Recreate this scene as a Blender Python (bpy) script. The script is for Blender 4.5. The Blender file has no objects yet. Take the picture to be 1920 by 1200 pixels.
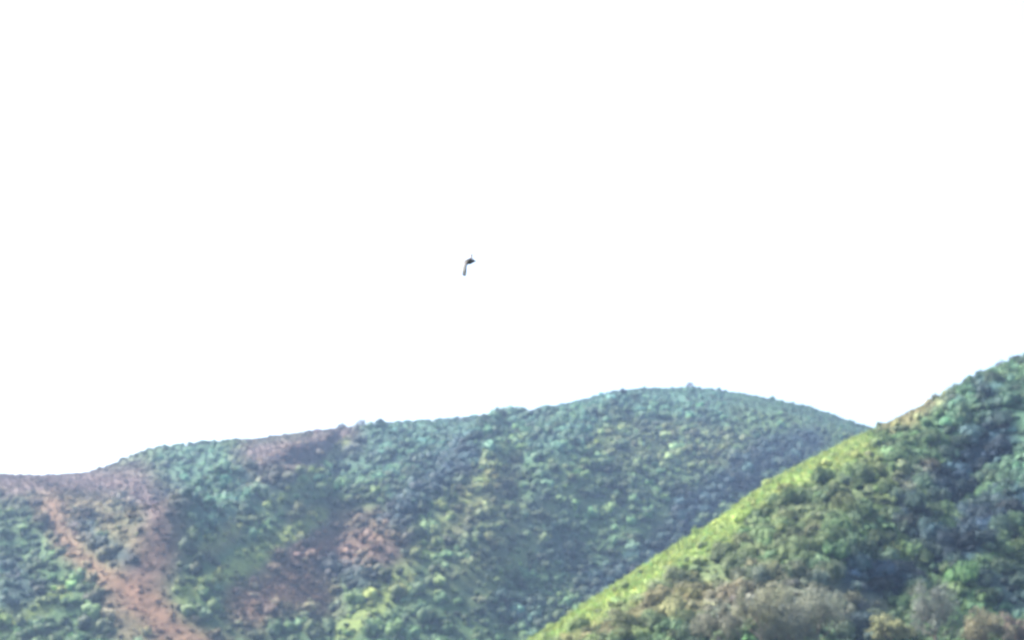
import bpy, math, random
import numpy as np
from mathutils import Vector, Matrix

random.seed(7)
rng = np.random.default_rng(11)
sc = bpy.context.scene
COL = sc.collection

# ------------------------------------------------------------------ camera
PW, PH = 1920.0, 1200.0              # photograph's pixel grid, used to read directions
HFOV = math.radians(35.0)
FPX = (PW / 2) / math.tan(HFOV / 2)
PITCH = math.atan((1450 - 600) / FPX)  # horizon lies below the frame
CAMZ = 1.6
cam_d = bpy.data.cameras.new("camera")
cam_d.sensor_width = 36
cam_d.lens = 18 / math.tan(HFOV / 2)
cam_d.clip_start = 0.1
cam_d.clip_end = 20000
cam = bpy.data.objects.new("camera", cam_d)
COL.objects.link(cam)
cam.location = (0, 0, CAMZ)
cam.rotation_euler = (math.pi / 2 + PITCH, 0, 0)
sc.camera = cam
# hand-held phone picture, focus not on the hills: everything slightly soft
cam_d.dof.use_dof = True
cam_d.dof.focus_distance = 12.0
cam_d.dof.aperture_fstop = (cam_d.lens / 1000.0) / 0.031

# ------------------------------------------------------------------ light
SUN_EL, SUN_AZ = math.radians(49), math.radians(-74)   # azimuth from the view direction (+Y), clockwise
world = bpy.data.worlds.new("World")
sc.world = world
world.use_nodes = True
nt = world.node_tree
nt.nodes.clear()
sky = nt.nodes.new("ShaderNodeTexSky")
sky.sky_type = 'NISHITA'
sky.sun_disc = False
sky.sun_elevation = SUN_EL
sky.sun_rotation = SUN_AZ
sky.air_density = 1.0
sky.dust_density = 6.0
sky.ozone_density = 1.0
bg = nt.nodes.new("ShaderNodeBackground")
bg.inputs["Strength"].default_value = 0.15
out = nt.nodes.new("ShaderNodeOutputWorld")
nt.links.new(sky.outputs[0], bg.inputs[0])
nt.links.new(bg.outputs[0], out.inputs[0])

sun_d = bpy.data.lights.new("sun", 'SUN')
sun_d.energy = 4.3
sun_d.angle = math.radians(0.5)
sun_d.color = (1.0, 0.955, 0.88)
sun = bpy.data.objects.new("sun", sun_d)
COL.objects.link(sun)
sdir = Vector((math.sin(SUN_AZ) * math.cos(SUN_EL), math.cos(SUN_AZ) * math.cos(SUN_EL), math.sin(SUN_EL)))
sun.rotation_euler = sdir.to_track_quat('Z', 'Y').to_euler()
sun.location = (-200, 100, 400)

vs = sc.view_settings
vs.view_transform = 'Standard'
vs.look = 'None'
vs.gamma = 1.0
vs.exposure = 2.0
vs.use_curve_mapping = False
sc.render.engine = 'CYCLES'
sc.cycles.use_denoising = True
sc.cycles.max_bounces = 5
sc.cycles.diffuse_bounces = 3
sc.cycles.transparent_max_bounces = 8
sc.cycles.volume_bounces = 0

# ------------------------------------------------------------------ helpers
CP, SP = math.cos(PITCH), math.sin(PITCH)

def ray(u, v):
    """pixel -> (azimuth, tan of elevation)"""
    x = (np.asarray(u, float) - 960) / FPX
    y = -(np.asarray(v, float) - 600) / FPX
    dx, dy, dz = x, CP - y * SP, SP + y * CP
    return np.arctan2(dx, dy), dz / np.hypot(dx, dy)

def project(x, y, z):
    z = z - CAMZ
    f = y * CP + z * SP
    up = -y * SP + z * CP
    return 960 + FPX * x / f, 600 - FPX * up / f

_perm = np.random.default_rng(3).permutation(512)
_perm = np.concatenate([_perm, _perm, _perm])
_ang = np.random.default_rng(4).uniform(0, 2 * np.pi, 512)

def perlin(x, y):
    xi, yi = np.floor(x).astype(int), np.floor(y).astype(int)
    xf, yf = x - xi, y - yi
    def g(ix, iy, dx, dy):
        a = _ang[_perm[_perm[ix % 512] + iy % 512]]
        return np.cos(a) * dx + np.sin(a) * dy
    s, t = xf * xf * xf * (xf * (xf * 6 - 15) + 10), yf * yf * yf * (yf * (yf * 6 - 15) + 10)
    a = g(xi, yi, xf, yf) * (1 - s) + g(xi + 1, yi, xf - 1, yf) * s
    b = g(xi, yi + 1, xf, yf - 1) * (1 - s) + g(xi + 1, yi + 1, xf - 1, yf - 1) * s
    return 1.5 * (a * (1 - t) + b * t)

def fbm(x, y, wl, octv=4, gain=0.5):
    r, a, n = 0, 1.0, 0
    for i in range(octv):
        r = r + a * perlin(x / wl + 17.3 * i, y / wl - 9.1 * i)
        n += a
        a *= gain
        wl /= 2.03
    return r / n * 1.3

def seg_dist(px, py, pts):
    """distance to a polyline and position along it 0..1"""
    pts = np.asarray(pts, float)
    L = np.concatenate([[0], np.cumsum(np.hypot(*np.diff(pts, axis=0).T))])
    best = np.full(np.shape(px), 1e9)
    pos = np.zeros(np.shape(px))
    for i in range(len(pts) - 1):
        a, b = pts[i], pts[i + 1]
        ab = b - a
        t = np.clip(((px - a[0]) * ab[0] + (py - a[1]) * ab[1]) / (ab @ ab), 0, 1)
        d = np.hypot(px - a[0] - t * ab[0], py - a[1] - t * ab[1])
        m = d < best
        best = np.where(m, d, best)
        pos = np.where(m, (L[i] + t * (L[i + 1] - L[i])) / L[-1], pos)
    return best, pos

def sstep(a, b, x):
    t = np.clip((x - a) / (b - a), 0, 1)
    return t * t * (3 - 2 * t)

def make_mesh(name, verts, faces, cols=None, smooth=False):
    """verts (n,3), faces list of (k,3)/(k,4) int arrays"""
    me = bpy.data.meshes.new(name)
    verts = np.asarray(verts, np.float32)
    fl = [np.asarray(f, np.int32) for f in faces if len(f)]
    loops = np.concatenate([f.ravel() for f in fl])
    sizes = np.concatenate([np.full(len(f), f.shape[1], np.int32) for f in fl])
    starts = np.concatenate([[0], np.cumsum(sizes)[:-1]]).astype(np.int32)
    me.vertices.add(len(verts))
    me.vertices.foreach_set("co", verts.ravel())
    me.loops.add(len(loops))
    me.loops.foreach_set("vertex_index", loops)
    me.polygons.add(len(sizes))
    me.polygons.foreach_set("loop_start", starts)
    me.polygons.foreach_set("use_smooth", np.full(len(sizes), smooth))
    me.update(calc_edges=True)
    if cols is not None:
        at = me.color_attributes.new("tint", 'FLOAT_COLOR', 'POINT')
        c = np.ones((len(verts), 4), np.float32)
        c[:, :3] = cols
        at.data.foreach_set("color", c.ravel())
    me.validate()
    return me

def obj(name, me, mat=None, parent=None, loc=None, label=None, cat=None, group=None, kind=None):
    o = bpy.data.objects.new(name, me)
    COL.objects.link(o)
    if mat is not None and me is not None and len(me.materials) == 0:
        me.materials.append(mat)
    if parent is not None:
        o.parent = parent
    if loc is not None:
        o.location = loc
    for k, val in (("label", label), ("category", cat), ("group", group), ("kind", kind)):
        if val:
            o[k] = val
    return o

# ------------------------------------------------------------------ materials
def plant_material(name, source, grain=1.5, var=0.35, transl=0.25):
    m = bpy.data.materials.new(name)
    m.use_nodes = True
    t = m.node_tree
    t.nodes.clear()
    o = t.nodes.new("ShaderNodeOutputMaterial")
    if source == 'ATTR':
        src = t.nodes.new("ShaderNodeAttribute"); src.attribute_name = "tint"; c = src.outputs["Color"]
    elif source == 'OBJ':
        src = t.nodes.new("ShaderNodeObjectInfo"); c = src.outputs["Color"]
    else:
        src = t.nodes.new("ShaderNodeRGB"); src.outputs[0].default_value = (*source, 1); c = src.outputs[0]
    co = t.nodes.new("ShaderNodeTexCoord")
    no = t.nodes.new("ShaderNodeTexNoise")
    no.inputs["Scale"].default_value = grain
    no.inputs["Detail"].default_value = 3
    t.links.new(co.outputs["Object"], no.inputs["Vector"])
    mr = t.nodes.new("ShaderNodeMapRange")
    mr.inputs[1].default_value = 0.25; mr.inputs[2].default_value = 0.75
    mr.inputs[3].default_value = 1 - var; mr.inputs[4].default_value = 1 + var
    t.links.new(no.outputs[0], mr.inputs[0])
    mx = t.nodes.new("ShaderNodeVectorMath"); mx.operation = 'SCALE'
    t.links.new(c, mx.inputs[0]); t.links.new(mr.outputs[0], mx.inputs["Scale"])
    b = t.nodes.new("ShaderNodeBsdfPrincipled")
    b.inputs["Roughness"].default_value = 0.75
    b.inputs["Specular IOR Level"].default_value = 0.2
    t.links.new(mx.outputs[0], b.inputs["Base Color"])
    if transl > 0:
        tr = t.nodes.new("ShaderNodeBsdfTranslucent")
        t.links.new(mx.outputs[0], tr.inputs["Color"])
        mix = t.nodes.new("ShaderNodeMixShader"); mix.inputs[0].default_value = transl
        t.links.new(b.outputs[0], mix.inputs[1]); t.links.new(tr.outputs[0], mix.inputs[2])
        t.links.new(mix.outputs[0], o.inputs[0])
    else:
        t.links.new(b.outputs[0], o.inputs[0])
    return m

def terrain_material(name, wl):
    m = bpy.data.materials.new(name)
    m.use_nodes = True
    t = m.node_tree
    b = t.nodes["Principled BSDF"]
    b.inputs["Roughness"].default_value = 0.95
    b.inputs["Specular IOR Level"].default_value = 0.1
    at = t.nodes.new("ShaderNodeAttribute"); at.attribute_name = "tint"
    co = t.nodes.new("ShaderNodeTexCoord")
    n1 = t.nodes.new("ShaderNodeTexNoise"); n1.inputs["Scale"].default_value = 1 / wl
    n1.inputs["Detail"].default_value = 6; n1.inputs["Roughness"].default_value = 0.65
    t.links.new(co.outputs["Object"], n1.inputs["Vector"])
    mr = t.nodes.new("ShaderNodeMapRange")
    mr.inputs[1].default_value = 0.3; mr.inputs[2].default_value = 0.7
    mr.inputs[3].default_value = 0.55; mr.inputs[4].default_value = 1.35
    t.links.new(n1.outputs[0], mr.inputs[0])
    mx = t.nodes.new("ShaderNodeVectorMath"); mx.operation = 'SCALE'
    t.links.new(at.outputs["Color"], mx.inputs[0]); t.links.new(mr.outputs[0], mx.inputs["Scale"])
    t.links.new(mx.outputs[0], b.inputs["Base Color"])
    bp = t.nodes.new("ShaderNodeBump"); bp.inputs["Distance"].default_value = wl * 0.35
    bp.inputs["Strength"].default_value = 0.9
    t.links.new(n1.outputs[0], bp.inputs["Height"])
    t.links.new(bp.outputs[0], b.inputs["Normal"])
    return m

M_far = terrain_material("far_hill_soil_and_low_scrub", 5.0)
M_near = terrain_material("near_hill_soil_and_grass", 2.0)
M_ground = terrain_material("valley_ground", 4.0)
M_scrub = plant_material("scrub_leaves", 'ATTR', 0.6, 0.3)
M_grass = plant_material("grass_blades", 'ATTR', 1.2, 0.25)
M_bush = plant_material("bush_leaves", 'OBJ', 1.4, 0.35)
M_leaf = plant_material("tree_leaves", 'OBJ', 0.6, 0.6)
M_bark = plant_material("grey_bark", (0.13, 0.105, 0.09), 3.0, 0.4, 0)

# ------------------------------------------------------------------ the hills' shape
far_sky = [(-700, 960), (-300, 915), (-100, 893), (0, 888), (90, 889), (165, 884), (215, 867), (250, 850), (310, 835),
           (400, 829), (480, 822), (560, 812), (630, 801), (680, 797), (750, 791), (840, 786), (930, 776), (1000, 768),
           (1060, 756), (1100, 746), (1150, 734), (1200, 727), (1260, 727), (1295, 726), (1340, 730), (1400, 738),
           (1460, 750), (1530, 766), (1570, 780), (1610, 794), (1640, 803), (1750, 845), (1950, 900), (2300, 960), (2700, 1000)]
near_sky = [(300, 1520), (600, 1440), (800, 1320), (900, 1255), (990, 1200), (1060, 1158), (1130, 1110), (1200, 1065),
            (1260, 1026), (1330, 984), (1400, 932), (1460, 891), (1540, 850), (1600, 818), (1650, 800), (1700, 774),
            (1750, 749), (1800, 722), (1830, 706), (1880, 686), (1920, 668), (2100, 600), (2400, 530), (2700, 500)]

class Hill:
    def __init__(self, skyline, crest, base_f, back_f, power, amp, th0, th1, nth, step, lift):
        sk = np.array(skyline, float)
        sk[:, 1] += lift      # the traced line runs along the plants' tops, the soil lies below it
        th, te = ray(sk[:, 0], sk[:, 1])
        cr = np.array(crest, float)
        cth, _ = ray(cr[:, 0], np.full(len(cr), 900.0))
        self.th = np.linspace(th0, th1, nth)
        k = np.array([0.06, 0.25, 0.38, 0.25, 0.06])
        self.te = np.interp(self.th, th, te)
        self.R = np.interp(self.th, cth, cr[:, 1])
        for _ in range(60):
            p = np.pad(self.R, 2, mode='edge'); self.R = np.convolve(p, k, 'valid')
        self.H = np.maximum(self.R * self.te + CAMZ, -2.0)
        self.base_f, self.back_f, self.power, self.amp = base_f, back_f, power, amp
        self.feats = []
        self.step = step

    def base(self, x, y):
        th, r = np.arctan2(x, y), np.hypot(x, y)
        R, H = np.interp(th, self.th, self.R), np.interp(th, self.th, self.H)
        r0 = R * self.base_f
        t = (r - r0) / (R - r0)
        f = 1 - np.abs(1 - np.clip(t, 0, 1)) ** self.power
        f = np.where(t < 0, t * self.power, f)
        q = (r - R) / (R * self.back_f)
        f = np.where(q > 0, 1 - np.clip(q, 0, 9) ** 1.4, f)
        return H * f + np.minimum(0, f) * 12, t

    def z(self, x, y):
        x, y = np.asarray(x, float), np.asarray(y, float)
        z, t = self.base(x, y)
        fade = 1 - 0.85 * sstep(0.82, 1.0, t) * (1 - sstep(1.05, 1.3, t))
        d = 0
        for pts, amp, w in self.feats:
            dist, pos = seg_dist(x, y, pts)
            e = sstep(0, 0.18, pos) * (1 - 0.6 * sstep(0.85, 1.0, pos))
            d = d + amp * e * np.exp(-(dist / w) ** 1.25)
        wl, a = self.amp
        d = d + a * fbm(x, y, wl, 5, 0.52)
        return z + d * fade

    def cast(self, u, v, rmax=None):
        """where the view through a pixel first meets the slope"""
        th, te = ray(u, v)
        R = float(np.interp(th, self.th, self.R))
        r = np.arange(R * self.base_f * 0.7, R * 1.02, 0.5)
        x, y = r * math.sin(th), r * math.cos(th)
        hit = self.z(x, y) - (CAMZ + r * te) >= 0
        i = int(np.argmax(hit)) if hit.any() else len(r) - 1
        return float(x[i]), float(y[i])

    def spur(self, pix, amp, w):
        self.pending.append(([self.cast(*p) for p in pix], amp, w))

    def fit(self):
        """keep the crest on the traced skyline after spurs and gullies are added"""
        for _ in range(4):
            best = np.full(len(self.th), -9.0)
            for f in np.linspace(0.75, 1.12, 60):
                r = self.R * f
                best = np.maximum(best, (self.z(r * np.sin(self.th), r * np.cos(self.th)) - CAMZ) / r)
            self.H = np.where(self.te > 0.0, self.H + (self.te - best) * self.R * 0.9, self.H)

    def mesh(self, name, r_lo, r_hi):
        u = np.concatenate([np.arange(r_lo, 1.02, self.step), np.linspace(1.03, r_hi, 24)])
        T, U = np.meshgrid(self.th, u)
        rr = np.interp(T, self.th, self.R) * U
        x, y = rr * np.sin(T), rr * np.cos(T)
        z = self.z(x, y)
        z = np.maximum(z, -2.0)
        n, m = U.shape
        i = np.arange(n * m).reshape(n, m)
        f = np.stack([i[:-1, :-1], i[:-1, 1:], i[1:, 1:], i[1:, :-1]], -1).reshape(-1, 4)
        return np.stack([x, y, z], -1).reshape(-1, 3), f

D = math.radians
far = Hill(far_sky, [(-700, 760), (0, 805), (300, 815), (600, 830), (1000, 865), (1300, 885), (1640, 870), (2300, 840)],
           0.54, 0.55, 1.22, (120, 7.0), D(-27), D(27), 760, 0.0026, 2)
far.pending = []
far.spur([(660, 806), (610, 865), (530, 935), (450, 990), (370, 1035), (300, 1085)], 21, 17)
far.spur([(715, 945), (650, 960), (560, 990), (480, 1040), (400, 1090), (310, 1132), (200, 1185)], 25, 22)
far.spur([(980, 800), (930, 875), (880, 935), (820, 1000), (760, 1060), (700, 1130), (640, 1195)], 27, 26)
far.spur([(1230, 745), (1120, 830), (1050, 930), (970, 1040), (890, 1130), (800, 1230)], 13, 28)
far.spur([(40, 900), (95, 962), (140, 1030), (200, 1085), (260, 1120), (330, 1170), (400, 1215)], 9, 18)
far.spur([(260, 1060), (130, 1112), (60, 1150), (-20, 1200)], 11, 20)
far.spur([(920, 800), (860, 865), (790, 935), (745, 1005), (690, 1080), (600, 1155), (520, 1215)], -15, 20)
far.spur([(640, 905), (560, 965), (450, 1035), (340, 1090)], -9, 14)
far.spur([(1560, 800), (1480, 850), (1380, 910), (1270, 1000), (1130, 1130)], -13, 22)
far.spur([(350, 880), (325, 960), (300, 1050), (285, 1110)], -7, 18)
far.spur([(1120, 960), (1060, 1060), (980, 1160)], -9, 18)
far.spur([(20, 1010), (70, 1080), (40, 1130)], -8, 18)
far.feats = far.pending
far.fit()

near = Hill(near_sky, [(300, 250), (900, 290), (990, 300), (1300, 335), (1640, 385), (1920, 430), (2400, 470)],
            0.60, 0.5, 1.3, (45, 2.6), D(-12), D(27), 640, 0.0026, 6)
near.pending = []
near.spur([(1850, 760), (1815, 860), (1800, 950), (1790, 1040)], -11, 13)
near.spur([(1760, 1010), (1680, 1070), (1620, 1140)], -7, 9)
near.spur([(1930, 900), (1880, 980), (1830, 1060), (1800, 1120)], 6, 11)
near.spur([(1700, 800), (1650, 900), (1600, 1000), (1540, 1080)], 4, 14)
near.spur([(1560, 880), (1470, 960), (1380, 1040), (1300, 1130)], -2.5, 10)
near.feats = near.pending
near.fit()

# ------------------------------------------------------------------ what grows where (plant and soil colours, with gully shade and lit crests painted in)
C = {k: np.array(v) for k, v in dict(
    green=(0.058, 0.106, 0.046), bluegreen=(0.050, 0.113, 0.086), dark=(0.013, 0.031, 0.044),  # dark: dark trees, with the shade of gullies put into the colour
    yellow=(0.155, 0.205, 0.060), olive=(0.100, 0.122, 0.052), tan=(0.160, 0.140, 0.070),
    brown=(0.110, 0.068, 0.047), mauve=(0.108, 0.075, 0.071), soil=(0.145, 0.085, 0.054), grey=(0.13, 0.13, 0.10)).items()}
# kind, polyline in picture pixels, half width, strength, shrub density there, shrub size there
FZ = [
    ('bluegreen', [(640, 830), (1000, 800), (1300, 760)], 70, 0.7, 1, 1),
    ('bluegreen', [(360, 870), (420, 960), (500, 900)], 60, 0.6, 1, 1),
    ('bluegreen', [(1000, 770), (1150, 740), (1300, 730), (1450, 755), (1640, 810)], 16, 0.5, 0.9, 0.45),
    ('mauve', [(-60, 900), (120, 905), (250, 905), (300, 960), (300, 1040), (270, 1070)], 42, 0.95, 1.0, 0.5),
    ('brown', [(130, 955), (210, 985), (290, 1040), (290, 1080)], 34, 0.6, 1.0, 0.5),
    ('mauve', [(480, 850), (560, 845), (640, 815)], 36, 0.9, 1.0, 0.5),
    ('mauve', [(500, 900), (560, 860)], 30, 0.6, 0.9, 0.6),
    ('brown', [(560, 975), (640, 965), (710, 980)], 24, 0.5, 1.0, 0.7),
    ('mauve', [(560, 1040), (640, 1030), (730, 1040)], 40, 0.85, 0.6, 0.8),
    ('brown', [(470, 1140), (530, 1100), (590, 1120)], 42, 0.95, 1.0, 0.45),
    ('brown', [(480, 1130), (530, 1085), (600, 1040), (680, 1015), (710, 1010)], 46, 0.75, 1.0, 0.6),
    ('tan', [(930, 890), (880, 950), (850, 985)], 32, 0.7, 0.9, 0.65),
    ('olive', [(1160, 830), (1280, 830), (1380, 860)], 45, 0.6, 1.0, 0.7),
    ('olive', [(960, 960), (920, 1040), (840, 1090)], 34, 0.6, 0.8, 0.9),
    ('tan', [(390, 1030), (440, 1000)], 18, 0.7, 0.4, 0.6),
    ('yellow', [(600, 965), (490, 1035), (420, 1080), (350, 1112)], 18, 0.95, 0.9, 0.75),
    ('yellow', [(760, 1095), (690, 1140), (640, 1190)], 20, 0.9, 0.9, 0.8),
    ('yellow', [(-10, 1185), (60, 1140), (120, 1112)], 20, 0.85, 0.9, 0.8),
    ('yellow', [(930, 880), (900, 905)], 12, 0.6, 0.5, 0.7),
    ('dark', [(880, 850), (810, 910), (750, 965)], 30, 0.85, 1.3, 1.15),  # dark rows: thick tree cover with gully shade painted into its colour
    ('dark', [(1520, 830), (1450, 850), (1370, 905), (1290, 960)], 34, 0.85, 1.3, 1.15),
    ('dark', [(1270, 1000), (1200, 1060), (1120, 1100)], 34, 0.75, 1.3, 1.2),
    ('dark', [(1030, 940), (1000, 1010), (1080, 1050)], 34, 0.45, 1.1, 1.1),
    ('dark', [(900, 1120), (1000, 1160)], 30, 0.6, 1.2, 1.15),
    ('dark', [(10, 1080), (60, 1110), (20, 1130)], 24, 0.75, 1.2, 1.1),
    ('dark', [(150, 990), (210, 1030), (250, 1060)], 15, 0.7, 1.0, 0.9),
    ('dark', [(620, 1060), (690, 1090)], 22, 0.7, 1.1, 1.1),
    ('yellow', [(650, 830), (600, 880), (530, 938), (455, 990), (380, 1030)], 11, 0.55, 0.9, 0.7),  # this row and the next two paint the spurs' sunlit crests lighter
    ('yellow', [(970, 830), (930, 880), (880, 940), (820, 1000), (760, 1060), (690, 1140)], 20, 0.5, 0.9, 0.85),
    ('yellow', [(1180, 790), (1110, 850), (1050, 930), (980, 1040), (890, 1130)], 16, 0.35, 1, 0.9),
    ('tan', [(90, 940), (150, 938), (200, 955)], 12, 0.6, 1.0, 0.5),
    ('soil', [(92, 955), (140, 1030), (200, 1085), (262, 1122), (335, 1175), (410, 1220)], 26, 0.85, 0.6, 0.4),
    ('soil', [(250, 1120), (300, 1175), (330, 1215)], 40, 0.85, 0.5, 0.4),
    ('brown', [(200, 1140), (230, 1190)], 28, 0.6, 0.4, 0.6),
]
NZ = [
    ('olive', [(1100, 1170), (1300, 1100), (1500, 1000), (1650, 900)], 50, 0.55, 0.8, 0.9),
    ('tan', [(1060, 1200), (1200, 1150), (1330, 1130)], 34, 0.6, 0.6, 0.8),
    ('grey', [(1380, 1140), (1520, 1130), (1620, 1150)], 50, 0.7, 0.8, 0.9),
    ('tan', [(1670, 795), (1720, 775), (1765, 750)], 18, 0.75, 0.6, 0.6),
    ('grey', [(1690, 910), (1740, 890)], 18, 0.7, 0.8, 0.8),
    ('yellow', [(940, 1225), (1060, 1165), (1200, 1075), (1330, 995), (1400, 945), (1470, 900), (1560, 855), (1610, 835)], 34, 0.95, 0.28, 0.6),
    ('yellow', [(1080, 1190), (1170, 1140), (1290, 1050), (1400, 990)], 16, 0.65, 0.5, 0.7),
    ('yellow', [(1640, 870), (1660, 960)], 16, 0.45, 0.8, 0.8),
    ('yellow', [(1650, 1060), (1690, 1030)], 16, 0.5, 0.8, 0.8),
    ('bluegreen', [(1800, 780), (1900, 740), (1920, 900)], 50, 0.5, 1, 1.1),
    ('dark', [(1870, 830), (1820, 880), (1770, 920)], 40, 1.0, 1.4, 1.5),  # dark rows: tall dark trees, coloured to carry the hollows' shade as well
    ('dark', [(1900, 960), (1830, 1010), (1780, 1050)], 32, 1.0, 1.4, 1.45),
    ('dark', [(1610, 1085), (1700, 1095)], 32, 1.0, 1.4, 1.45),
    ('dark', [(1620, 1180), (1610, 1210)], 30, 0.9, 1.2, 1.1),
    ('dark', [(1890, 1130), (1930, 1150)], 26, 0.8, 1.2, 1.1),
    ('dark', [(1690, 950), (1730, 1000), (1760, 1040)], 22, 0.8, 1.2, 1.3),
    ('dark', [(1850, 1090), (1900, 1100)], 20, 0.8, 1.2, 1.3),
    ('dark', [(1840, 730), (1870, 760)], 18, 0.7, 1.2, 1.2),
]

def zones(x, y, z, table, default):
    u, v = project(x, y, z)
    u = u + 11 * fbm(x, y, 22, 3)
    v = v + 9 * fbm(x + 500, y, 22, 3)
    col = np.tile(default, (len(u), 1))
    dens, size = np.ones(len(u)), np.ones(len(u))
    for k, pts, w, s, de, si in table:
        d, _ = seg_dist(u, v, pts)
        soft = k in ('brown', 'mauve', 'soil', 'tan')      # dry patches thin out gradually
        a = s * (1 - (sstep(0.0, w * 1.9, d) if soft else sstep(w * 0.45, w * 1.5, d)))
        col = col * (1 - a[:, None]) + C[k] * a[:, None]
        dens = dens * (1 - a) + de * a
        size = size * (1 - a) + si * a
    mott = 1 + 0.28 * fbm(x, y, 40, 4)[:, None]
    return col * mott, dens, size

# ground, hills
n = 49
g = np.linspace(-1600, 1600, n)
GX, GY = np.meshgrid(g, g)
gv = np.stack([GX, GY, 0.25 * fbm(GX, GY, 300, 3) - 0.15], -1).reshape(-1, 3)
gv[(np.hypot(gv[:, 0], gv[:, 1]) < 100), 2] = 0
gi = np.arange(n * n).reshape(n, n)
gf = np.stack([gi[:-1, :-1], gi[:-1, 1:], gi[1:, 1:], gi[1:, :-1]], -1).reshape(-1, 4)
obj("ground", make_mesh("ground", gv, [gf], np.tile(C['olive'], (len(gv), 1)), True), M_ground, kind="structure")

def hill_object(name, h, mat, table, default, r_lo, r_hi, low):
    v, f = h.mesh(name, r_lo, r_hi)
    col, _, _ = zones(v[:, 0], v[:, 1], v[:, 2], table, default)
    return obj(name, make_mesh(name, v, [f], col * low, True), mat, kind="structure")

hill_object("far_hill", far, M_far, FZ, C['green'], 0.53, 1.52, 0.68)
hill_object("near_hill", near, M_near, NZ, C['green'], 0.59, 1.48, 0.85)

# ------------------------------------------------------------------ plant shapes
def icosphere(sub):
    import bmesh
    bm = bmesh.new()
    bmesh.ops.create_icosphere(bm, subdivisions=sub, radius=1)
    v = np.array([p.co[:] for p in bm.verts])
    f = np.array([[q.index for q in p.verts] for p in bm.faces])
    bm.free()
    return v, f

ICO = {1: icosphere(1), 2: icosphere(2)}

def leaf_quads(pos, nrm, size, r):
    """small leaf-sprig quads at pos, roughly facing nrm"""
    k = len(pos)
    nrm = nrm + r.normal(0, 0.55, (k, 3))
    nrm /= np.linalg.norm(nrm, axis=1)[:, None]
    a = np.cross(nrm, r.normal(0, 1, (k, 3)))
    a /= np.linalg.norm(a, axis=1)[:, None]
    b = np.cross(nrm, a)
    s = size * r.uniform(0.6, 1.35, (k, 1))
    q = np.stack([pos - a * s, pos - b * s * 0.55, pos + a * s, pos + b * s * 0.55], 1).reshape(-1, 3)
    return q, np.arange(4 * k).reshape(k, 4)

def bush_shape(r, sub, lobes, leaves, leaf_size, core=0.82):
    """a bush about 1 unit in radius: several leafy lobes of different size, ragged outline"""
    V, F3, F4, T = [], [], [], []
    off = 0
    for i in range(lobes):
        ang = r.uniform(0, 2 * np.pi)
        rad = 0 if i == 0 else r.uniform(0.35, 0.62)
        c = np.array([math.cos(ang) * rad, math.sin(ang) * rad, r.uniform(0.25, 0.75) if i else 0.55])
        s = r.uniform(0.42, 0.62) if i else 0.68
        v, f = ICO[sub]
        d = v * (1 + (0.13 if sub > 1 else 0.26) * r.normal(0, 1, (len(v), 1)).clip(-1.6, 1.6))
        d = d * np.array([1, 1, r.uniform(0.75, 1.05)])
        V.append(d * s * core + c); F3.append(f + off)
        T.append(np.full(len(v), r.uniform(0.75, 1.05))); off += len(v)
        k = max(3, leaves // lobes)
        p = r.normal(0, 1, (k, 3)); p /= np.linalg.norm(p, axis=1)[:, None]
        p[:, 2] = np.where(p[:, 2] < -0.35, -p[:, 2], p[:, 2])
        q, f4 = leaf_quads(p * s * r.uniform(0.8, 1.12, (k, 1)) + c, p, leaf_size, r)
        V.append(q); F4.append(f4 + off); T.append(np.repeat(r.uniform(0.7, 1.45, k), 4)); off += len(q)
    return np.concatenate(V), np.concatenate(F3), np.concatenate(F4), np.concatenate(T)

def scatter_mesh(name, shapes, P, S, HS, RZ, colr):
    """one mesh of many small plants"""
    V, A, B, K = [], [], [], []
    off = 0
    which = rng.integers(0, len(shapes), len(P))
    for i in range(len(P)):
        v, f3, f4, t = shapes[which[i]]
        c, s = math.cos(RZ[i]), math.sin(RZ[i])
        w = np.empty_like(v)
        w[:, 0] = (v[:, 0] * c - v[:, 1] * s) * S[i] + P[i, 0]
        w[:, 1] = (v[:, 0] * s + v[:, 1] * c) * S[i] + P[i, 1]
        w[:, 2] = v[:, 2] * HS[i] + P[i, 2]
        V.append(w); A.append(f3 + off); B.append(f4 + off)
        K.append(t[:, None] * colr[i]); off += len(v)
    return make_mesh(name, np.concatenate(V), [np.concatenate(A), np.concatenate(B)], np.concatenate(K), True)

def spots(h, th0, th1, f0, f1, gap, table, default, seed):
    """jittered grid of planting spots on a hill's slope, thinned by how dense the cover is there"""
    r = np.random.default_rng(seed)
    Rm = h.R.max() * f1
    x = np.arange(math.sin(th0) * Rm, math.sin(th1) * Rm, gap)
    y = np.arange(h.R.min() * f0 * 0.9, Rm, gap)
    X, Y = np.meshgrid(x, y)
    X = (X + r.uniform(-0.5, 0.5, X.shape) * gap).ravel()
    Y = (Y + r.uniform(-0.5, 0.5, Y.shape) * gap).ravel()
    th, rr = np.arctan2(X, Y), np.hypot(X, Y)
    q = rr / np.interp(th, h.th, h.R)
    m = (th > th0) & (th < th1) & (q > f0) & (q < f1)
    X, Y = X[m], Y[m]
    Z = h.z(X, Y)
    col, dens, size = zones(X, Y, Z, table, default)
    u, v = project(X, Y, Z)
    m = (r.random(len(X)) < dens * (1.0 + 0.3 * fbm(X, Y, 25, 3))) & (Z > 0.5) & (v < 1250)
    if h is far:      # nothing is planted deep behind the near hill
        m &= v < np.interp(u, [p[0] for p in near_sky], [p[1] for p in near_sky]) + 70
    return X[m], Y[m], Z[m], col[m], size[m], u[m], v[m], dens[m]

def tint(col, r, sp=0.30):
    k = len(col)
    br = np.exp(r.normal(0, sp, (k, 1)))
    hue = np.stack([r.normal(1, 0.10, k), np.ones(k), r.normal(1, 0.12, k)], 1).clip(0.6, 1.5)
    return (col * br * hue).clip(0.008, 0.5)

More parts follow.
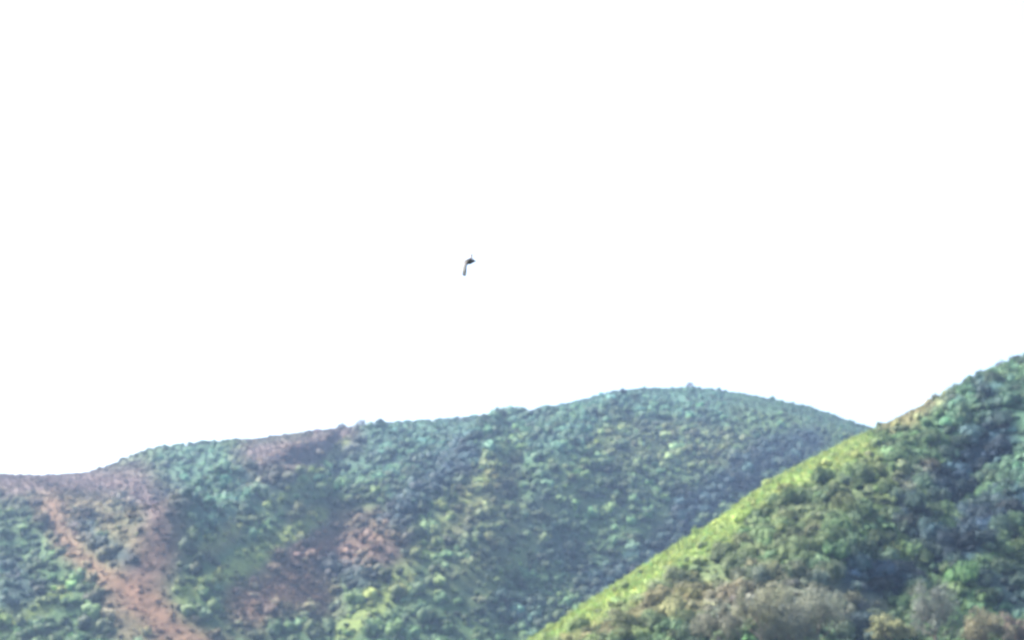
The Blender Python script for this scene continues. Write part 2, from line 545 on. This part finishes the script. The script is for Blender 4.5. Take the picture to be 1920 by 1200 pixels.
# --- far hill: a mass of scrub
r1 = np.random.default_rng(21)
far_shapes = [bush_shape(r1, 1, 2 + i % 2, 26, 0.2) for i in range(12)]
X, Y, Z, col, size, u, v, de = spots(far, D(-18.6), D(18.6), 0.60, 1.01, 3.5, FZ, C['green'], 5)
clump = fbm(X, Y, 13, 3)                       # thickets and clearings
S = size * r1.lognormal(-0.03, 0.40, len(X)).clip(0.4, 2.0) * np.where(r1.random(len(X)) < 0.25, 3.1, 2.25) * (1 + 0.5 * clump).clip(0.5, 1.6)
S = S.clip(0.4, 4.3)
S *= 1 - 0.5 * sstep(0.84, 0.95, np.hypot(X, Y) / np.interp(np.arctan2(X, Y), far.th, far.R))   # wind-cut scrub on the ridge
col = col * (1 + 0.85 * fbm(X + 90, Y, 14, 3)).clip(0.3, 1.6)[:, None]
HS = S * r1.uniform(0.75, 1.25, len(X)) * np.where(size < 0.62, 0.55, 1.0)
Pz = np.stack([X, Y, Z - 0.25 * S], 1)
print("far scrub", len(X))
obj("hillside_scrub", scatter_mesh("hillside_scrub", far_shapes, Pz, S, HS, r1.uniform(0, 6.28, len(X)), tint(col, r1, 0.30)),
    M_scrub, label="dense mixed green and brown scrub covering the whole distant hill", cat="scrub", kind="stuff")

# --- far hill: knee-high dry cover on the brown and mauve patches
low_shapes = [bush_shape(r1, 1, 1, 8, 0.3) for i in range(8)]
X, Y, Z, col, size, u, v, de = spots(far, D(-18.6), D(18.6), 0.60, 1.01, 1.7, FZ, C['green'], 15)
m = size < 0.78
S = r1.lognormal(0.0, 0.3, int(m.sum())) * 0.8
obj("dry_ground_cover", scatter_mesh("dry_ground_cover", low_shapes, np.stack([X, Y, Z - 0.2], 1)[m], S, S * 0.6, r1.uniform(0, 6.28, len(S)), tint(col[m], r1, 0.22)),
    M_scrub, label="low dry brown and mauve cover on the bare patches of the far hill", cat="ground cover", kind="stuff")

# --- near hill: bushes, the largest 300 one by one, the rest as a mass
r2 = np.random.default_rng(22)
near_shapes = [bush_shape(r2, 1, 4, 100, 0.12, 0.74) for _ in range(12)]
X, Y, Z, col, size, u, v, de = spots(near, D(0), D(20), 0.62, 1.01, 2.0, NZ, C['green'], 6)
clump = fbm(X, Y, 8, 3)
S = size * r2.lognormal(-0.03, 0.38, len(X)).clip(0.4, 1.9) * 1.6 * (1 + 0.6 * clump).clip(0.5, 1.7)
S = S.clip(0.4, 3.0) * (1 - 0.4 * sstep(0.92, 0.98, np.hypot(X, Y) / np.interp(np.arctan2(X, Y), near.th, near.R)))
col = col * (1 + 0.6 * fbm(X + 90, Y, 6, 2)).clip(0.4, 1.9)[:, None]
HS = S * r2.uniform(0.8, 1.35, len(X))
tc = tint(col, r2, 0.34)
RZ = r2.uniform(0, 6.28, len(X))
inframe = (u > 1000) & (u < 1925) & (v < 1205) & (v > 640)
rank = np.where(inframe, S / np.hypot(X, Y), 0)
big = np.zeros(len(X), bool)
big[np.argsort(-rank)[:290]] = True
print("near scrub", len(X))
Pn = np.stack([X, Y, Z - 0.2 * S], 1)
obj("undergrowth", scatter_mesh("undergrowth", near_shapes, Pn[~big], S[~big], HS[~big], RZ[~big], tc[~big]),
    M_scrub, label="low mixed undergrowth filling the near slope between the larger bushes", cat="undergrowth", kind="stuff")

bush_meshes = []
for i in range(10):
    v_, f3, f4, t_ = bush_shape(r2, 2, 5, 560, 0.085, 0.74)
    me = make_mesh("bush", v_, [f3, f4], None, False)
    me.materials.append(M_bush)
    bush_meshes.append(me)
marks = [(1330, 1000, "the bright grassy edge"), (1060, 1170, "the foot of the bright grassy edge"), (1560, 870, "the top of the bright grassy edge"),
         (1720, 790, "the pale dry patch on the skyline"), (1842, 705, "the dark tree on the near skyline"),
         (1820, 890, "the deep dark hollow on the right"), (1655, 1090, "the dark hollow at the slope's foot"),
         (1425, 1140, "the straw-tinted feathery tree"), (1525, 1130, "the tall grey-buff tree"), (1672, 1180, "the small yellow-green tree"),
         (1755, 1130, "the broad dull grey tree"), (1855, 1170, "the ochre-leaved tree"), (1905, 980, "the picture's right edge"),
         (1500, 990, "the middle of the near slope"), (1690, 960, "the spur left of the deep hollow"), (1250, 1130, "the straw-coloured lower slope")]
def colour_word(c):
    r_, g_, b_ = c / c.sum()
    lum = c.sum()
    if lum < 0.13: return "dark blue-green"
    if r_ > g_ * 1.05: return "pinkish brown" if b_ > 0.26 else "straw-brown"
    if b_ > 0.27: return "blue-green" if g_ > 0.38 else "grey-green"
    if r_ > 0.385: return "yellow-green" if lum > 0.3 else "olive"
    return "mid-green" if lum < 0.26 else "light green"
med = float(np.median(rank[big]))
for j, i in enumerate(np.nonzero(big)[0]):
    w = colour_word(tc[i])
    mu, mv, mn = min(marks, key=lambda q: math.hypot(q[0] - u[i], q[1] - v[i]))
    du, dv = u[i] - mu, v[i] - mv
    near_by = "just " if math.hypot(du, dv) < 55 else ""
    if "middle" in mn:
        where = "in"
    elif abs(du) > abs(dv):
        where = near_by + ("right of" if du > 0 else "left of")
    else:
        where = near_by + ("below" if dv > 0 else "above")
    sz = "large " if rank[i] > med * 1.22 else ("small " if rank[i] < med * 0.93 else "")
    tall = "upright " if HS[i] > 1.2 * S[i] else ("low " if HS[i] < 0.95 * S[i] else "round ")
    o = obj("bush", bush_meshes[j % 10], None, None, Pn[i], f"{sz}{tall}{w} bush {where} {mn}", "bush", f"{w} bushes of the near hill")
    o.scale = (S[i], S[i], HS[i])
    o.rotation_euler = (0, 0, RZ[i])
    o.color = (*tc[i], 1)

# --- grass on the near hill's edge
r3 = np.random.default_rng(23)
def tuft(r, k):
    V, F, T = [], [], []
    for i in range(k):
        a = r.uniform(0, 6.28); lean = r.uniform(0.1, 0.7); h = r.uniform(0.6, 1.1)
        b = np.array([r.normal(0, 0.3), r.normal(0, 0.3), 0])
        d = np.array([math.cos(a), math.sin(a), 0]); s = np.array([-d[1], d[0], 0]) * 0.16
        V += [b - s, b + s, b + d * lean * 0.5 + s * 0.7 + [0, 0, h * 0.7], b + d * lean + [0, 0, h]]
        F.append([4 * i, 4 * i + 1, 4 * i + 2, 4 * i + 3]); T += [r.uniform(0.8, 1.3)] * 4
    return np.array(V), np.zeros((0, 3), int), np.array(F), np.array(T)
tufts = [tuft(r3, 9) for _ in range(10)]
GNZ = [(k, p, w, s, (1.0 if k in ('yellow', 'tan', 'mauve') else 0.15), 1) for k, p, w, s, d_, z_ in NZ]
X, Y, Z, gc, size, u, v, de = spots(near, D(-2), D(20), 0.64, 1.015, 0.85, GNZ, C['green'], 8)
m = (r3.random(len(X)) < np.where(de > 0.62, 0.9, 0.0)) & (u > 900)
print("tufts", int(m.sum()))
S3 = r3.uniform(0.5, 0.95, int(m.sum()))
obj("hill_grass", scatter_mesh("hill_grass", tufts, np.stack([X, Y, Z - 0.05], 1)[m], S3, S3 * r3.uniform(0.8, 1.4, len(S3)),
    r3.uniform(0, 6.28, len(S3)), tint(gc[m] * 1.3, r3, 0.18)), M_grass,
    label="long yellow-green grass along the lit edge of the near hill", cat="grass", kind="stuff")

# ------------------------------------------------------------------ trees with trunk and crown
def limb(a, b, ra, rb, seg=6):
    a, b = np.array(a, float), np.array(b, float)
    d = b - a; d /= np.linalg.norm(d)
    p = np.cross(d, [0.3, 0.9, 0.2]); p /= np.linalg.norm(p)
    q = np.cross(d, p)
    t = np.linspace(0, 2 * np.pi, seg, endpoint=False)
    ring = np.cos(t)[:, None] * p + np.sin(t)[:, None] * q
    v = np.concatenate([a + ring * ra, b + ring * rb])
    i = np.arange(seg); j = (i + 1) % seg
    return v, np.stack([i, j, j + seg, i + seg], 1)

def make_tree(name, label, group, base, height, width, color, seed, leaves=1800, leaf=0.16, upright=0.0, gaps=0.35, cat="tree", leaf_gain=1.0):
    r = np.random.default_rng(seed)
    root = bpy.data.objects.new(name, None)
    COL.objects.link(root)
    root.location = base
    root.empty_display_size = 0.5
    root["label"] = label; root["category"] = cat
    if group: root["group"] = group
    V, F, off = [], [], 0
    def add(a, b, ra, rb):
        nonlocal off
        v, f = limb(a, b, ra, rb); V.append(v); F.append(f + off); off += len(v)
    R0 = 0.028 * height
    top = np.array([r.normal(0, 0.04) * height, r.normal(0, 0.04) * height, height * 0.9])
    k1 = np.array([r.normal(0, 0.02) * height, r.normal(0, 0.02) * height, height * 0.38])
    add((0, 0, -0.5), k1, R0, R0 * 0.75); add(k1, top, R0 * 0.75, R0 * 0.15)
    tips = [top]
    nl = 11
    for i in range(nl):
        f = 0.1 + 0.8 * i / nl
        st = k1 * (1 - f) + top * f
        a = i * 2.4 + r.uniform(-0.4, 0.4)
        ln = width * 0.5 * (1.0 - 0.55 * f) * r.uniform(0.75, 1.15)
        en = st + np.array([math.cos(a) * ln, math.sin(a) * ln, ln * (0.35 + 0.9 * upright) * r.uniform(0.6, 1.3)])
        add(st, en, R0 * 0.35, R0 * 0.08); tips.append(en)
        for s in range(2):
            f2 = r.uniform(0.4, 0.8)
            s2 = st * (1 - f2) + en * f2
            e2 = s2 + r.normal(0, 1, 3) * ln * 0.35 + np.array([0, 0, ln * (0.2 + upright * 0.6)])
            add(s2, e2, R0 * 0.16, R0 * 0.05); tips.append(e2)
    obj("trunk", make_mesh("trunk", np.concatenate(V), [np.concatenate(F)], None, True), M_bark, root)
    P, N = [], []
    per = max(6, leaves // len(tips))
    for tpt in tips:
        rad = width * r.uniform(0.07, 0.19)
        p = r.normal(0, 1, (per, 3)); nn = p / np.linalg.norm(p, axis=1)[:, None]
        p = nn * (r.random((per, 1)) ** gaps) * rad * np.array([1, 1, 0.8 + upright])
        P.append(p + tpt); N.append(nn + np.array([0, 0, 0.4]))
    q, f4 = leaf_quads(np.concatenate(P), np.concatenate(N), leaf, r)
    cr = obj("crown", make_mesh("crown", q, [f4], None, False), M_leaf, root)
    cr.color = (*[c * leaf_gain for c in color], 1)
    return root

def on(h, u, v):
    x, y = h.cast(u, v)
    return (x, y, float(h.z(x, y)) - 0.1)

def crest_at(h, u):
    th, _ = ray(u, 800.0)
    r = np.interp(th, h.th, h.R) * np.linspace(0.85, 1.05, 120)
    x, y = r * np.sin(th), r * np.cos(th)
    z = h.z(x, y)
    i = int(np.argmax((z - CAMZ) / r))
    return (float(x[i]), float(y[i]), float(z[i]) - 0.2)

# pale feathery trees at the foot of the near slope
FT = [
    ("pale straw-tinted feathery tree, leftmost of the tall pale trees at the slope's foot", 1430, 1250, 8.2, 9.0, (0.150, 0.155, 0.100), 0.5),
    ("tall grey-buff feathery tree beside the dark gap at the slope's foot", 1535, 1255, 8.8, 9.5, (0.125, 0.138, 0.102), 0.5),
    ("small bright yellow-green tree between the dark gap and the broad grey tree", 1672, 1240, 6.0, 6.5, (0.145, 0.155, 0.075), 0.2),
    ("broad dull grey tree with a pointed crown at the slope's foot", 1755, 1255, 9.6, 9.5, (0.100, 0.115, 0.098), 0.6),
    ("ochre-leaved tree right of the broad grey tree", 1850, 1250, 6.6, 7.5, (0.135, 0.130, 0.080), 0.3),
    ("rust-brown tree cut by the right edge of the picture", 1918, 1245, 6.0, 6.5, (0.108, 0.090, 0.074), 0.2),
    ("grey-green tree left of the straw-tinted feathery tree", 1345, 1250, 7.2, 8.0, (0.12, 0.125, 0.09), 0.3),
    ("grey tree filling the bottom between the straw-tinted and grey-buff trees", 1480, 1262, 7.0, 8.5, (0.115, 0.128, 0.100), 0.4),
]
for i, (lab, uu, vv, hh, ww, cc, up) in enumerate(FT):
    make_tree("feathery_tree", lab, "trees at the foot of the near slope", on(near, uu, vv), hh, ww, cc, 100 + i, 7500, 0.15, up, 0.45, leaf_gain=1.12)

# trees that break the skylines
ST = [
    (far, 1295, 4.4, 5.2, (0.07, 0.055, 0.055), "lone small dark tree on the far hill's rounded summit"),
    (far, 713, 5.0, 3.2, (0.045, 0.045, 0.045), "upright dark tree on the long left ridge of the far hill"),
    (far, 677, 3.4, 6.5, (0.07, 0.07, 0.065), "low spreading tree on the far ridge beside the upright dark tree"),
    (far, 641, 2.0, 5.0, (0.085, 0.085, 0.06), "low olive bush-like tree at the end of the mauve ridge top"),
    (far, 930, 4.0, 3.4, (0.06, 0.085, 0.06), "small green tree on the far ridge halfway to the summit"),
    (near, 1842, 3.2, 2.2, (0.028, 0.035, 0.05), "dark blue-green tree with a thin top on the near hill's skyline"),
    (near, 1816, 2.6, 1.9, (0.10, 0.10, 0.08), "small grey-green tree left of the dark one on the near skyline"),
    (near, 1885, 3.0, 3.4, (0.07, 0.085, 0.07), "rounded grey-green tree near the top right of the near skyline"),
    (near, 1912, 3.2, 3.0, (0.075, 0.08, 0.075), "grey tree at the highest visible point of the near skyline"),
]
for i, (h, uu, hh, ww, cc, lab) in enumerate(ST):
    bx, by, bz = crest_at(h, uu)
    make_tree("skyline_tree", lab, "trees standing on the skylines", (bx, by, bz - 0.28 * hh), hh, ww, cc, 200 + i, 700, 0.22 if h is far else 0.13, 0.1, 0.5)

# ------------------------------------------------------------------ the bird
def make_bird():
    # along +X: bill to the right; Z up; one continuous body with both wings (banking: one wing down, one up)
    st = [(-0.20, 0.004, 0.03, -0.01), (-0.15, 0.02, 0.05, -0.005), (-0.10, 0.05, 0.075, 0.0), (-0.04, 0.085, 0.10, 0.0), (0.03, 0.095, 0.108, 0.0),
          (0.09, 0.075, 0.085, 0.004), (0.135, 0.052, 0.058, 0.010), (0.17, 0.046, 0.05, 0.012), (0.20, 0.034, 0.038, 0.010),
          (0.222, 0.015, 0.018, 0.004), (0.265, 0.002, 0.002, -0.004)]
    n = 12
    t = np.linspace(0, 2 * np.pi, n, endpoint=False)
    V = [np.stack([np.full(n, x), np.cos(t) * w, np.sin(t) * h * 1.15 + zc], 1) for x, w, h, zc in st]
    F = []
    for i in range(len(st) - 1):
        a = np.arange(n) + i * n; b = (np.arange(n) + 1) % n + i * n
        F.append(np.stack([a, b, b + n, a + n], 1))
    V = np.concatenate(V); F4 = np.concatenate(F); off = len(V)
    def wing(sgn, secs):
        nonlocal V, F4, off
        rows = []
        for (yy, zz, xle, ch, th) in secs:
            xs = np.array([0, -0.3, -1.0, -0.3]) * ch + xle
            zs = np.array([0, 1, 0, -0.6]) * th
            rows.append(np.stack([xs, np.full(4, yy) + zs * abs(zz) * 2.0 * sgn, np.full(4, zz) + zs], 1))
        W = np.concatenate(rows); k = np.arange(4); j = (k + 1) % 4
        fs = [np.stack([k + 4 * i, j + 4 * i, j + 4 * (i + 1), k + 4 * (i + 1)], 1) + off for i in range(len(secs) - 1)]
        F4 = np.concatenate([F4] + fs); V = np.concatenate([V, W]); off += len(W)
    # lowered wing swept back, raised wing turned edge-on
    wing(-1, [(-0.03, 0.0, 0.06, 0.20, 0.016), (-0.08, -0.10, -0.03, 0.21, 0.013), (-0.11, -0.20, -0.07, 0.20, 0.010), (-0.13, -0.34, -0.075, 0.19, 0.007), (-0.14, -0.47, -0.08, 0.17, 0.005), (-0.14, -0.58, -0.10, 0.11, 0.002)])
    wing(1, [(0.02, 0.02, 0.09, 0.15, 0.014), (0.10, 0.12, 0.11, 0.12, 0.010), (0.20, 0.22, 0.115, 0.10, 0.008), (0.28, 0.32, 0.12, 0.10, 0.006), (0.33, 0.39, 0.10, 0.06, 0.003)])
    return make_mesh("bird", V, [F4], None, True)

M_bird = bpy.data.materials.new("bird_plumage")
M_bird.use_nodes = True
t = M_bird.node_tree
b = t.nodes["Principled BSDF"]
b.inputs["Roughness"].default_value = 0.7
co = t.nodes.new("ShaderNodeTexCoord")
sep = t.nodes.new("ShaderNodeSeparateXYZ")
t.links.new(co.outputs["Object"], sep.inputs[0])
cr = t.nodes.new("ShaderNodeValToRGB")      # flight feathers of the wing are paler than the body
mr = t.nodes.new("ShaderNodeMapRange")
mr.inputs[1].default_value = -0.08; mr.inputs[2].default_value = -0.2
t.links.new(sep.outputs["Z"], mr.inputs[0])
t.links.new(mr.outputs[0], cr.inputs[0])
cr.color_ramp.elements[0].color = (0.02, 0.019, 0.022, 1)
cr.color_ramp.elements[1].color = (0.17, 0.17, 0.175, 1)
t.links.new(cr.outputs[0], b.inputs["Base Color"])
th, te = ray(880.0, 490.0)
BR = 58.0
bird = obj("bird", make_bird(), M_bird, None, (BR * math.sin(th), BR * math.cos(th), CAMZ + BR * te),
           "small dark bird flying alone in the white sky", "bird")
bird.scale = (1.1, 1.1, 1.1)

# ------------------------------------------------------------------ haze
hv = np.array([[x, y, z] for z in (-4, 285) for y in (-1700, 1700) for x in (-1700, 1700)], float)
hf = np.array([[0, 2, 3, 1], [4, 5, 7, 6], [0, 1, 5, 4], [2, 6, 7, 3], [0, 4, 6, 2], [1, 3, 7, 5]])
M_haze = bpy.data.materials.new("haze_air")
M_haze.use_nodes = True
t = M_haze.node_tree
t.nodes.clear()
o_ = t.nodes.new("ShaderNodeOutputMaterial")
pv = t.nodes.new("ShaderNodeVolumePrincipled")
pv.inputs["Color"].default_value = (0.42, 0.63, 1.0, 1)
pv.inputs["Density"].default_value = 0.00014
pv.inputs["Anisotropy"].default_value = 0.2
t.links.new(pv.outputs[0], o_.inputs["Volume"])
obj("haze", make_mesh("haze", hv, [hf]), M_haze, label="thin pale blue haze in the air between the hills", cat="haze", kind="stuff")
